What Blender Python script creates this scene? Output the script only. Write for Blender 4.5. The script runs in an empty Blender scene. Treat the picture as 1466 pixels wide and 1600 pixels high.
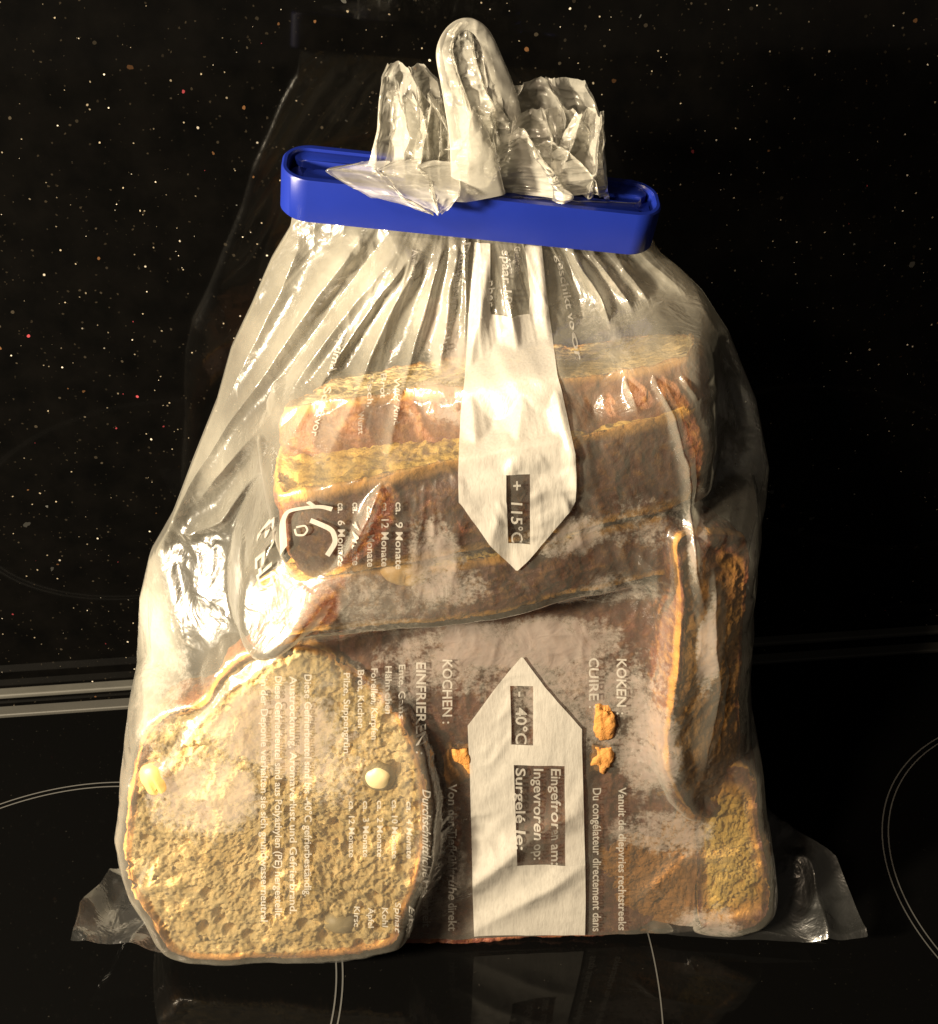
import bpy, math, random
import numpy as np
from mathutils import Vector, Matrix

S = bpy.context.scene
C = S.collection
random.seed(4)

# ---------------------------------------------------------------- camera
PITCH = math.radians(35.0)
CAMZ = 0.36
cd = bpy.data.cameras.new('camera')
cam = bpy.data.objects.new('camera', cd); C.objects.link(cam)
cam.location = (0, 0, CAMZ)
cam.rotation_euler = (math.radians(90) - PITCH, 0, 0)
cd.sensor_fit = 'VERTICAL'; cd.sensor_height = 24; cd.sensor_width = 22
cd.lens = 12 / math.tan(math.radians(22.5))
cd.clip_start = 0.01; cd.clip_end = 20
cd.dof.use_dof = False
S.camera = cam
FPX = 800 / math.tan(math.radians(22.5))
# ---------------------------------------------------------------- world and lamps
w = bpy.data.worlds.new('World'); S.world = w; w.use_nodes = True
w.node_tree.nodes['Background'].inputs[0].default_value = (1.0, 0.86, 0.68, 1)
w.node_tree.nodes['Background'].inputs[1].default_value = 0.06


def lamp(name, loc, target, size, power, col, shape='DISK'):
    l = bpy.data.lights.new(name, 'AREA'); l.shape = shape; l.size = size
    l.energy = power; l.color = col
    o = bpy.data.objects.new(name, l); C.objects.link(o); o.location = loc
    d = Vector(target) - Vector(loc)
    o.rotation_euler = d.to_track_quat('-Z', 'Y').to_euler()
    return o


lamp('hood_lamp', (-0.45, -0.02, 0.33), (-0.04, 0.29, 0.14), 0.07, 16.0, (1.0, 0.84, 0.60))
lamp('fill_lamp', (-1.3, -1.1, 1.7), (0, 0.3, 0.1), 0.30, 55.0, (1.0, 0.78, 0.55))  # added fill light that lifts the mid tones of the bread
S.view_settings.view_transform = 'Standard'; S.view_settings.look = 'None'
S.view_settings.exposure = 0.0; S.view_settings.gamma = 1.0
S.render.engine = 'CYCLES'
S.cycles.use_denoising = True
try: S.cycles.denoiser = 'OPENIMAGEDENOISE'
except Exception: pass
S.cycles.transparent_max_bounces = 40
S.cycles.max_bounces = 10
S.cycles.caustics_reflective = False
S.cycles.caustics_refractive = False
S.cycles.sample_clamp_indirect = 4


# ---------------------------------------------------------------- helpers
def ray(px, py):
    dx = (np.asarray(px, float) - 733) / FPX; dy = (np.asarray(py, float) - 800) / FPX
    return dx, math.cos(PITCH) - dy * math.sin(PITCH), -math.sin(PITCH) - dy * math.cos(PITCH)


def ground(px, py, z=0.0):
    a, b, c = ray(px, py); t = (z - CAMZ) / c
    return float(a * t), float(b * t)


def on_y(px, py, y):
    a, b, c = ray(px, py); t = y / b
    return a * t, CAMZ + c * t


def tag(o, label=None, cat=None, group=None, kind=None):
    if label: o['label'] = label
    if cat: o['category'] = cat
    if group: o['group'] = group
    if kind: o['kind'] = kind
    return o


def empty(name, loc=(0, 0, 0)):
    o = bpy.data.objects.new(name, None); C.objects.link(o); o.location = loc
    o.empty_display_size = 0.02
    return o


def mesh(name, verts, faces, mat, parent=None, smooth=True, attrs=None):
    me = bpy.data.meshes.new(name)
    v = np.asarray(verts, dtype=np.float32)
    if isinstance(faces, np.ndarray):
        n, k = faces.shape
        me.vertices.add(len(v)); me.vertices.foreach_set('co', v.ravel())
        me.loops.add(n * k); me.loops.foreach_set('vertex_index', faces.astype(np.int32).ravel())
        me.polygons.add(n); me.polygons.foreach_set('loop_start', np.arange(0, n * k, k, dtype=np.int32))
        me.update(calc_edges=True)
    else:
        me.from_pydata([tuple(map(float, q)) for q in v], [], faces)
    me.validate()
    if smooth: me.polygons.foreach_set('use_smooth', [True] * len(me.polygons))
    if attrs:
        for k_, a in attrs.items():
            at = me.attributes.new(k_, 'FLOAT', 'POINT'); at.data.foreach_set('value', np.asarray(a, dtype=np.float32))
    me.materials.append(mat)
    o = bpy.data.objects.new(name, me); C.objects.link(o)
    if parent: o.parent = parent; o.matrix_parent_inverse = parent.matrix_basis.inverted()
    return o


def gridfaces(nr, nc, wrap=False, off=0):
    r = np.arange(nr - 1)[:, None]; c = np.arange(nc if wrap else nc - 1)[None, :]
    c2 = (c + 1) % nc
    a = r * nc + c; b = r * nc + c2; d = (r + 1) * nc + c2; e = (r + 1) * nc + c
    return np.stack([a, b, d, e], -1).reshape(-1, 4) + off


def hsh(ix, iy, iz, seed):
    h = (ix * 374761393 + iy * 668265263 + iz * 2147483647 // 3 + seed * 974711) & 0xFFFFFFFF
    h = ((h ^ (h >> 13)) * 1274126177) & 0xFFFFFFFF
    h = ((h ^ (h >> 16)) * 2246822519) & 0xFFFFFFFF
    return ((h ^ (h >> 13)) & 0xFFFFFF) / float(0xFFFFFF)


def vnoise(p, seed=0):
    """smooth value noise in -1..1, p is (n,3)"""
    p = np.asarray(p, float); i = np.floor(p).astype(np.int64); f = p - i
    f = f * f * f * (f * (f * 6 - 15) + 10)
    out = 0
    for a in (0, 1):
        for b in (0, 1):
            for c in (0, 1):
                wt = (f[:, 0] if a else 1 - f[:, 0]) * (f[:, 1] if b else 1 - f[:, 1]) * (f[:, 2] if c else 1 - f[:, 2])
                out = out + wt * hsh(i[:, 0] + a, i[:, 1] + b, i[:, 2] + c, seed)
    return out * 2 - 1


def fbm(p, oct=4, seed=0, gain=.5):
    s = 0; a = 1; t = 0
    for k in range(oct):
        s = s + a * vnoise(p * 2 ** k + 13.7 * k, seed + k); t += a; a *= gain
    return s / t


def ridged(p, oct=3, seed=0):
    s = 0; a = 1; t = 0
    for k in range(oct):
        s = s + a * (1 - np.abs(vnoise(p * 2 ** k + 7.3 * k, seed + k)) * 2); t += a; a *= .5
    return s / t


def worley(p, seed=0):
    p = np.asarray(p, float); i = np.floor(p).astype(np.int64)
    best = np.full(len(p), 9.0); cid = np.zeros(len(p))
    for a in (-1, 0, 1):
        for b in (-1, 0, 1):
            for c in (-1, 0, 1):
                x, y, z = i[:, 0] + a, i[:, 1] + b, i[:, 2] + c
                q = np.stack([x + hsh(x, y, z, seed), y + hsh(x, y, z, seed + 1), z + hsh(x, y, z, seed + 2)], 1)
                d = np.sqrt(((q - p) ** 2).sum(1)); h = hsh(x, y, z, seed + 5)
                m = d < best; best = np.where(m, d, best); cid = np.where(m, h, cid)
    return best, cid


def sstep(a, b, x):
    t = np.clip((np.asarray(x, float) - a) / (b - a), 0, 1); return t * t * (3 - 2 * t)


# ---------------------------------------------------------------- node material helper
class NM:
    def __init__(s, name):
        s.m = bpy.data.materials.new(name); s.m.use_nodes = True
        s.t = s.m.node_tree; s.t.nodes.clear()
        s.out = s.n('ShaderNodeOutputMaterial')

    def n(s, typ, **kw):
        nd = s.t.nodes.new(typ)
        for k, v in kw.items():
            if k.startswith('i_'):
                key = k[2:].replace('_', ' ')
                s.set(nd, key, v)
            else: setattr(nd, k, v)
        return nd

    def set(s, nd, key, v):
        sock = nd.inputs[int(key)] if key.isdigit() else nd.inputs[key]
        if hasattr(v, 'is_output') or isinstance(v, bpy.types.NodeSocket): s.t.links.new(v, sock)
        else:
            if isinstance(v, tuple) and len(v) == 3 and sock.type == 'RGBA': v = v + (1,)
            sock.default_value = v

    def math(s, op, a, b=0.0, clamp=False, c=None):
        nd = s.n('ShaderNodeMath', operation=op, use_clamp=clamp)
        s.set(nd, '0', a); s.set(nd, '1', b)
        if c is not None: s.set(nd, '2', c)
        return nd.outputs[0]

    def ramp(s, fac, stops, interp='LINEAR'):
        nd = s.n('ShaderNodeValToRGB'); s.t.links.new(fac, nd.inputs[0]); r = nd.color_ramp; r.interpolation = interp
        while len(r.elements) < len(stops): r.elements.new(0.5)
        for e, (p, c) in zip(r.elements, stops):
            e.position = p; e.color = (c, c, c, 1) if not isinstance(c, tuple) else c + (1,)
        return nd.outputs[0]

    def mixc(s, f, a, b, blend='MIX'):
        nd = s.n('ShaderNodeMix', data_type='RGBA', blend_type=blend)
        s.set(nd, '0', f); s.set(nd, '6', a); s.set(nd, '7', b)
        return nd.outputs[2]

    def noise(s, co, scale, detail=4, rough=.55, dist=0):
        nd = s.n('ShaderNodeTexNoise'); s.t.links.new(co, nd.inputs['Vector'])
        nd.inputs['Scale'].default_value = scale; nd.inputs['Detail'].default_value = detail
        nd.inputs['Roughness'].default_value = rough; nd.inputs['Distortion'].default_value = dist
        return nd.outputs['Fac']

    def bump(s, h, strength, dist, normal=None):
        nd = s.n('ShaderNodeBump'); s.t.links.new(h, nd.inputs['Height'])
        nd.inputs['Strength'].default_value = strength; nd.inputs['Distance'].default_value = dist
        if normal is not None: s.t.links.new(normal, nd.inputs['Normal'])
        return nd.outputs[0]

    def coord(s, k='Object'): return s.n('ShaderNodeTexCoord').outputs[k]

    def attr(s, nme): return s.n('ShaderNodeAttribute', attribute_name=nme).outputs['Fac']

    def pbsdf(s, **kw):
        nd = s.n('ShaderNodeBsdfPrincipled')
        for k, v in kw.items(): s.set(nd, k.replace('_', ' '), v)
        return nd

    def done(s, sh):
        s.t.links.new(sh, s.out.inputs[0]); return s.m


def mat_granite():
    m = NM('black_granite'); co = m.coord()
    base = (0.001, 0.0035, 0.0035)
    cur = m.ramp(m.noise(co, 90, 5), [(0.3, (0.001, 0.001, 0.001)), (.8, (0.0022, 0.002, 0.0018))])
    for sc, thr, gate, col, dst in ((430, .28, .90, (.03, .025, .018), .3), (760, .28, .95, (.26, .22, .16), .4),
                                    (300, .26, .965, (.09, .045, .02), .6), (600, .26, .965, (.55, .5, .42), .2), (230, .33, .975, (.07, .07, .065), .9), (820, .36, .80, (.016, .013, .009), .8), (380, .24, .985, (.25, .04, .05), .5)):
        mp = m.n('ShaderNodeMapping'); m.t.links.new(co, mp.inputs[0]); mp.inputs[1].default_value = (sc * .37, sc * .11, .3)
        mp.inputs[2].default_value = (0, 0.5, sc * .01)
        dn = m.n('ShaderNodeTexNoise'); m.t.links.new(co, dn.inputs['Vector']); dn.inputs['Scale'].default_value = sc * 1.3
        ad = m.n('ShaderNodeVectorMath', operation='SCALE'); m.t.links.new(dn.outputs['Color'], ad.inputs[0]); ad.inputs['Scale'].default_value = dst / sc
        ad2 = m.n('ShaderNodeVectorMath', operation='ADD'); m.t.links.new(mp.outputs[0], ad2.inputs[0]); m.t.links.new(ad.outputs[0], ad2.inputs[1])
        v = m.n('ShaderNodeTexVoronoi'); m.t.links.new(ad2.outputs[0], v.inputs['Vector']); v.inputs['Scale'].default_value = sc
        sp = m.n('ShaderNodeSeparateColor'); m.t.links.new(v.outputs['Color'], sp.inputs[0])
        g = m.math('GREATER_THAN', sp.outputs[0], gate)
        size = m.math('MULTIPLY', m.math('POWER', sp.outputs[1], 1.6), thr)
        ins = m.math('LESS_THAN', v.outputs['Distance'], size)
        f = m.math('MULTIPLY', g, ins)
        f = m.math('MULTIPLY', f, m.math('ADD', m.math('MULTIPLY', sp.outputs[2], .8), .2))
        cur = m.mixc(f, cur, col)
    p = m.pbsdf(Base_Color=cur, Roughness=.045, IOR=1.52)
    p.inputs['Specular IOR Level'].default_value = .22
    nb = m.bump(m.noise(co, 25, 3), .02, .0006); m.t.links.new(nb, p.inputs['Normal'])
    return m.done(p.outputs[0])


def mat_simple(name, col, rough=.5, metal=0, bump=None, spec=.5, var=.0, **kw):
    m = NM(name); co = m.coord()
    c = m.mixc(m.ramp(m.noise(co, 60, 5), [(.3, 0.0), (.75, 1.0)]), col, tuple(x * (1 - var) for x in col))
    p = m.pbsdf(Base_Color=c, Roughness=rough, Metallic=metal)
    p.inputs['Specular IOR Level'].default_value = spec
    for k, v in kw.items(): m.set(p, k.replace('_', ' '), v)
    if bump:
        b = m.bump(m.noise(co, bump[0], 4), bump[1], bump[2]); m.t.links.new(b, p.inputs['Normal'])
    return m.done(p.outputs[0])


def mat_hob():
    m = NM('hob_glass'); co = m.coord()
    # faint dust and wiped smears
    d = m.ramp(m.noise(co, 700, 2, .7), [(.70, 0.0), (.78, 1.0)])
    sm = m.ramp(m.noise(co, 12, 6, .6, 1.5), [(.45, 0.0), (.8, 1.0)])
    c = m.mixc(m.math('MULTIPLY', d, .045), (.0016, .0016, .0016), (.5, .45, .36))
    r = m.math('ADD', .03, m.math('MULTIPLY', sm, .06))
    p = m.pbsdf(Base_Color=c, Roughness=r, IOR=1.5); p.inputs['Specular IOR Level'].default_value = .2
    return m.done(p.outputs[0])


def mat_film(name, haze, frostmul=1.0, tint=(.92, .90, .84), dens=.55, gl=1.0, bk=1.0):
    m = NM(name); co = m.coord()
    lw = m.n('ShaderNodeLayerWeight'); lw.inputs['Blend'].default_value = .35
    fine = m.noise(co, 260, 5, .6, .6); mid = m.noise(co, 95, 3, .6, 1.2)
    nb = m.bump(mid, .35 * bk, .0016); nb = m.bump(fine, .25 * bk, .0006, nb)
    m.t.links.new(nb, lw.inputs['Normal'])
    face = m.math('POWER', lw.outputs['Facing'], 2.2)
    fr = m.attr('frost')
    co2 = m.coord()
    n1 = m.noise(co2, 120, 6, .68, .4); n2 = m.noise(co2, 620, 4, .75)
    mott = m.math('ADD', m.math('MULTIPLY', n1, .52), m.math('MULTIPLY', n2, .48))
    fmask = m.math('MULTIPLY', m.ramp(m.math('ADD', mott, m.math('MULTIPLY', m.math('SUBTRACT', fr, .5), .36)), [(.43, 0.0), (.60, 1.0)]), m.math('MINIMUM', m.math('MULTIPLY', fr, 2.2), 1.0))
    fmask = m.math('MULTIPLY', fmask, .42 * frostmul); milk = m.math('MULTIPLY', m.attr('milk'), m.ramp(m.noise(co2, 60, 4, .6), [(.3, .55), (.7, 1.0)]))
    hz = m.math('ADD', haze, m.math('MULTIPLY', face, dens)); hz = m.math('ADD', hz, milk)
    hz = m.math('ADD', hz, fmask, clamp=True)
    dif = m.n('ShaderNodeBsdfDiffuse'); dif.inputs[0].default_value = tint + (1,)
    dcol = m.mixc(m.math('MULTIPLY', fmask, 2.0, clamp=True), tint, (.50, .42, .38)); m.t.links.new(dcol, dif.inputs[0]); m.t.links.new(nb, dif.inputs['Normal'])
    trl = m.n('ShaderNodeBsdfTranslucent'); trl.inputs[0].default_value = tint + (1,)
    dt = m.n('ShaderNodeMixShader'); dt.inputs[0].default_value = .42; m.t.links.new(dif.outputs[0], dt.inputs[1]); m.t.links.new(trl.outputs[0], dt.inputs[2])
    tr = m.n('ShaderNodeBsdfTransparent'); tr.inputs[0].default_value = (.975, .97, .955, 1)
    a = m.n('ShaderNodeMixShader'); m.t.links.new(hz, a.inputs[0]); m.t.links.new(tr.outputs[0], a.inputs[1]); m.t.links.new(dt.outputs[0], a.inputs[2])
    g1 = m.n('ShaderNodeBsdfGlossy'); g1.inputs['Roughness'].default_value = .09; m.t.links.new(nb, g1.inputs['Normal'])
    g2 = m.n('ShaderNodeBsdfGlossy'); g2.inputs['Roughness'].default_value = .30; m.t.links.new(nb, g2.inputs['Normal'])
    gg = m.n('ShaderNodeMixShader'); gg.inputs[0].default_value = .45; m.t.links.new(g1.outputs[0], gg.inputs[1]); m.t.links.new(g2.outputs[0], gg.inputs[2])
    f = m.n('ShaderNodeFresnel'); f.inputs['IOR'].default_value = 1.5; m.t.links.new(nb, f.inputs['Normal'])
    ff = m.math('MULTIPLY', f.outputs[0], 1.7 * gl, clamp=True); ff = m.math('MINIMUM', ff, .8)
    b = m.n('ShaderNodeMixShader'); m.t.links.new(ff, b.inputs[0]); m.t.links.new(a.outputs[0], b.inputs[1]); m.t.links.new(gg.outputs[0], b.inputs[2])
    return m.done(b.outputs[0])


def mat_print(name, fac):
    m = NM(name); co = m.coord()
    mp = m.n('ShaderNodeMapping'); m.t.links.new(co, mp.inputs[0]); mp.inputs[3].default_value = (1, 1, .10)
    st = m.noise(mp.outputs[0], 1500, 3, .6)
    wv = m.noise(co, 260, 3, .6)
    op = m.math('MULTIPLY', m.ramp(st, [(.30, .86), (.55, 1.0)]), fac)
    d = m.n('ShaderNodeBsdfDiffuse'); d.inputs[0].default_value = (.42, .40, .36, 1)
    nb = m.bump(st, .3, .0003); nb = m.bump(wv, .2, .0005, nb); m.t.links.new(nb, d.inputs['Normal'])
    tl = m.n('ShaderNodeBsdfTranslucent'); tl.inputs[0].default_value = (.80, .77, .72, 1)
    mx = m.n('ShaderNodeMixShader'); mx.inputs[0].default_value = .2; m.t.links.new(d.outputs[0], mx.inputs[1]); m.t.links.new(tl.outputs[0], mx.inputs[2])
    g = m.n('ShaderNodeBsdfGlossy'); g.inputs['Roughness'].default_value = .33; m.t.links.new(nb, g.inputs['Normal'])
    mg = m.n('ShaderNodeMixShader'); mg.inputs[0].default_value = .05; m.t.links.new(mx.outputs[0], mg.inputs[1]); m.t.links.new(g.outputs[0], mg.inputs[2])
    tr = m.n('ShaderNodeBsdfTransparent')
    a = m.n('ShaderNodeMixShader'); m.t.links.new(op, a.inputs[0]); m.t.links.new(tr.outputs[0], a.inputs[1]); m.t.links.new(mg.outputs[0], a.inputs[2])
    return m.done(a.outputs[0])


def mat_bread(name, crumb_a, crumb_b, rim, crust_a, crust_b, crust_rough=.42):
    m = NM(name); co = m.coord(); cr = m.attr('crust')
    n = m.noise(co, 75, 6, .62); n2 = m.noise(co, 420, 5, .65)
    c = m.mixc(m.ramp(n, [(.32, 0.0), (.68, 1.0)]), crumb_a, crumb_b)
    c = m.mixc(m.ramp(n2, [(.50, 0.0), (.68, .7)]), c, tuple(x * .55 for x in crumb_b))  # dark mottle in the albedo, also stands in for shade in small pores
    # ground nut specks
    v = m.n('ShaderNodeTexVoronoi'); m.t.links.new(co, v.inputs['Vector']); v.inputs['Scale'].default_value = 330
    sp = m.n('ShaderNodeSeparateColor'); m.t.links.new(v.outputs['Color'], sp.inputs[0])
    f = m.math('MULTIPLY', m.math('GREATER_THAN', sp.outputs[0], .86), m.math('LESS_THAN', v.outputs['Distance'], m.math('MULTIPLY', sp.outputs[1], .42)))
    c = m.mixc(m.math('MULTIPLY', f, .75), c, (.10, .055, .025))
    f2 = m.math('MULTIPLY', m.math('GREATER_THAN', sp.outputs[2], .90), m.math('LESS_THAN', v.outputs['Distance'], .33))
    c = m.mixc(m.math('MULTIPLY', f2, .6), c, (.62, .50, .27))
    n3 = m.noise(co, 55, 6, .66, .8)
    k = m.mixc(m.ramp(n3, [(.36, 0.0), (.62, 1.0)]), crust_a, crust_b)
    k = m.mixc(m.ramp(n2, [(.48, 0.0), (.72, .5)]), k, rim)
    e = m.math('ADD', cr, m.math('MULTIPLY', m.math('SUBTRACT', n3, .5), .55))
    c = m.mixc(m.ramp(e, [(.16, 0.0), (.34, 1.0)]), c, rim)
    c = m.mixc(m.ramp(e, [(.45, 0.0), (.66, 1.0)]), c, k)
    rg = m.ramp(cr, [(.4, .85), (.7, crust_rough)])
    p = m.pbsdf(Base_Color=c, Roughness=rg)
    nb = m.bump(n2, .7, .0012); nb = m.bump(m.noise(co, 1100, 3, .7), .5, .0004, nb)
    m.t.links.new(nb, p.inputs['Normal'])
    p.inputs['Specular IOR Level'].default_value = .35
    return m.done(p.outputs[0])


M_gran = mat_granite(); M_hob = mat_hob()
M_steel = mat_simple('brushed_trim_metal', (.032, .031, .027), .65, .0, (900, .25, .0002), var=.2)
M_joint = mat_simple('joint_sealant', (.042, .041, .035), .7, 0, (400, .2, .0003), var=.3)
M_line = mat_simple('zone_print_grey', (.06, .06, .057), .5, 0)
M_blue = mat_simple('blue_plastic', (.006, .018, .205), .38, 0, (350, .08, .0003), var=.12, Subsurface_Weight=.0)
M_film = mat_film('bag_film', .05, tint=(.93, .89, .76), dens=.55, gl=1.25)
M_filmb = mat_film('bag_film_back', .07, 0.6, tint=(.93, .89, .76), dens=.35)
M_tail = mat_film('gathered_film', .30, 1.0, tint=(.93,.90,.80), dens=.45, gl=.6, bk=.5)
M_ear = mat_film('seal_film', .022, .5, tint=(.8, .82, .80), dens=.14, bk=.9, gl=1.2)
M_print = mat_print('white_print', .93)
M_text = mat_print('white_text_print', .68)
M_breadL = mat_bread('bread_light', (.80, .62, .31), (.62, .43, .16), (.48, .24, .06), (.13, .040, .018), (.25, .095, .032), .45)
M_breadM = mat_bread('bread_golden', (.80, .56, .16), (.62, .38, .08), (.50, .25, .05), (.075, .020, .014), (.15, .048, .022), .38)
M_breadD = mat_bread('bread_dark_crust', (.50, .32, .09), (.40, .22, .05), (.40, .19, .055), (.11, .034, .026), (.22, .085, .052), .36)
M_breadQ = mat_bread('bread_brown_crust', (.56, .38, .12), (.42, .25, .06), (.38, .17, .04), (.19, .070, .024), (.30, .13, .035), .45)
M_nut = mat_simple('hazelnut_flesh', (.72, .44, .15), .45, 0, (300, .3, .0004), var=.25)
M_nutg = mat_simple('hazelnut_pale', (.50, .40, .22), .5, 0, (300, .3, .0004), var=.25)
M_skin = mat_simple('hazelnut_skin', (.22, .08, .02), .6, 0, (500, .5, .0006), var=.4)

# ---------------------------------------------------------------- setting: granite wall, ledge, hob
A = np.array(ground(0, 1080)); B = np.array(ground(1466, 980))
u = (B - A) / np.linalg.norm(B - A)                 # along the wall
nrm = np.array([-u[1], u[0]])                       # into the wall


def box(name, o, du, dn, z0, z1, mat, parent=None, bevel=0.0):
    """o: 2D corner, du/dn: (from,to) along u and nrm"""
    v = []
    for z in (z0, z1):
        for a, b in ((du[0], dn[0]), (du[1], dn[0]), (du[1], dn[1]), (du[0], dn[1])):
            q = o + u * a + nrm * b; v.append((q[0], q[1], z))
    f = [(0, 3, 2, 1), (4, 5, 6, 7), (0, 1, 5, 4), (1, 2, 6, 5), (2, 3, 7, 6), (3, 0, 4, 7)]
    ob = mesh(name, v, f, mat, parent, smooth=False)
    if bevel:
        b = ob.modifiers.new('bevel', 'BEVEL'); b.width = bevel; b.segments = 3
    return ob


tag(box('granite_wall', A, (-1.2, 1.6), (0.0, .02), .0005, 1.2, M_gran, bevel=.001), 'black speckled granite splashback rising behind the bag', None, None, 'structure')
E1 = np.array(ground(0, 1114)); gapd = abs(float(np.dot(E1 - A, nrm)))
tag(box('worktop', A, (-1.2, 1.6), (-gapd + .0032, -.0001), -.03, -.0003, M_gran), 'narrow strip of black speckled granite between splashback and hob', None, None, 'structure')
tag(box('wall_joint', A, (-1.2, 1.6), (-.0052, -.0003), -.0001, .0022, M_joint, bevel=.0008), 'grey sealed joint along the foot of the splashback', None, None, 'structure')
hob = empty('ceramic_hob', (0, .2, 0)); tag(hob, 'black glass ceramic hob with fine cooking zone rings under the bag', 'hob')
box('glass_surface', A, (-.75, 1.0), (-.95, -gapd - .0026), -.006, 0, M_hob, hob, bevel=.0006)
box('metal_trim', A, (-.75, 1.0), (-gapd - .0024, -gapd + .003), -.006, .0010, M_steel, hob, bevel=.0006)


def ring(cx, cy, R, wd, a0=0, a1=360, n=240):
    v = []; full = a1 - a0 >= 360
    for k in range(n + (0 if full else 1)):
        a = math.radians(a0 + (a1 - a0) * k / n)
        for r in (R - wd / 2, R + wd / 2): v.append((cx + r * math.cos(a), cy + r * math.sin(a), .00025))
    m_ = len(v) // 2; f = []
    for k in range(m_ if full else m_ - 1):
        a = 2 * k; b = 2 * ((k + 1) % m_); f.append((a, b, b + 1, a + 1))
    return mesh('zone_ring', v, f, M_line, hob, smooth=False)


for dr in (0, .0021): ring(-.134, .239, .0905 + dr, .0005)
for dr in (0, .0022): ring(.232, .286, .0795 + dr, .00045)
ring(-.134, .242, .1962, .00045, -60, 26)

# ---------------------------------------------------------------- bag body: base shape
# side outline of the bag, pixel -> seam plane
def ymid(z): return .297 + .028 * np.asarray(z) / .235


def outl(pts):
    out = []
    for px, py in pts:
        y = .30
        for _ in range(6):
            x, z = on_y(px, py, y); y = float(ymid(z))
        out.append((float(z), float(x)))
    out.sort(); a = np.array(out); return a[:, 0], a[:, 1]


def clipsh(x, z): return -.117 * x * sstep(.13, .235, z)     # the mouth slopes down to the right


# (outline is measured in picture height; undo the slope)
def fix(zx):
    z, x = zx; zz = z.copy()
    for _ in range(5): zz = z - clipsh(x, zz)
    return zz, x


OL = fix(outl([(203, 1360), (206, 1290), (214, 1200), (224, 1120), (219, 1000), (222, 920), (236, 860), (270, 800), (300, 720), (340, 620), (362, 540), (395, 470), (425, 400), (455, 350), (462, 300)]))
OR_ = fix(outl([(1203, 1370), (1192, 1290), (1178, 1200), (1168, 1100), (1160, 1000), (1163, 900), (1175, 840), (1192, 780), (1199, 720), (1180, 620), (1140, 520), (1098, 455), (1062, 420), (1030, 395), (1005, 340), (1000, 300)]))
XLf = lambda z: np.interp(z, OL[0], OL[1]); XRf = lambda z: np.interp(z, OR_[0], OR_[1])


def depthf(z):
    z = np.asarray(z, float)
    d = np.interp(z, [0, .004, .012, .03, .07, .11, .145, .175, .20, .22, .235, .25], [.026, .031, .036, .040, .040, .038, .036, .031, .022, .013, .0075, .006])
    return d


def basey(x, z):
    xl, xr = XLf(z), XRf(z); xc = (xl + xr) / 2; hw = (xr - xl) / 2
    s = np.clip((x - xc) / hw, -1, 1)
    pw = np.interp(z, [0, .15, .2, .24], [.42, .5, .7, 1.0])
    lf = 1 - sstep(-.050, .000, x)
    dz = depthf(z) * (1 - lf * sstep(.104, .150, z) * np.interp(z, [.15, .21], [.52, .15]))
    return ymid(z) - dz * np.power(np.maximum(1 - s * s, 0), pw * .9)


def pix2xz(px, py, yf=None, it=10):
    """pixel -> sheet coordinates (x, z before the slope of the mouth)"""
    px = np.atleast_1d(np.asarray(px, float)); py = np.atleast_1d(np.asarray(py, float))
    y = np.full(px.shape, .27)
    z = np.zeros_like(px)
    for _ in range(it):
        x, zr = on_y(px, py, y)
        for _ in range(4): z = zr - clipsh(x, z if _ else zr)
        z = np.clip(z, .001, .245)
        y2 = (yf or basey)(x, z)
        y = y + .7 * (y2 - y)
    return x, z


# ---------------------------------------------------------------- bread
HAZ = []          # clouds of bread points, the film must stay in front of them


def catmull(pts, n):
    P = np.array(pts, float); m = len(P); out = []
    per = np.linalg.norm(np.roll(P, -1, 0) - P, axis=1); cnt = np.maximum(1, np.round(per / per.sum() * n)).astype(int)
    for i in range(m):
        p0, p1, p2, p3 = P[i - 1], P[i], P[(i + 1) % m], P[(i + 2) % m]
        for k in range(cnt[i]):
            t = k / cnt[i]
            out.append(.5 * ((2 * p1) + (-p0 + p2) * t + (2 * p0 - 5 * p1 + 4 * p2 - p3) * t * t + (-p0 + 3 * p1 - 3 * p2 + p3) * t ** 3))
    return np.array(out)


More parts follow.
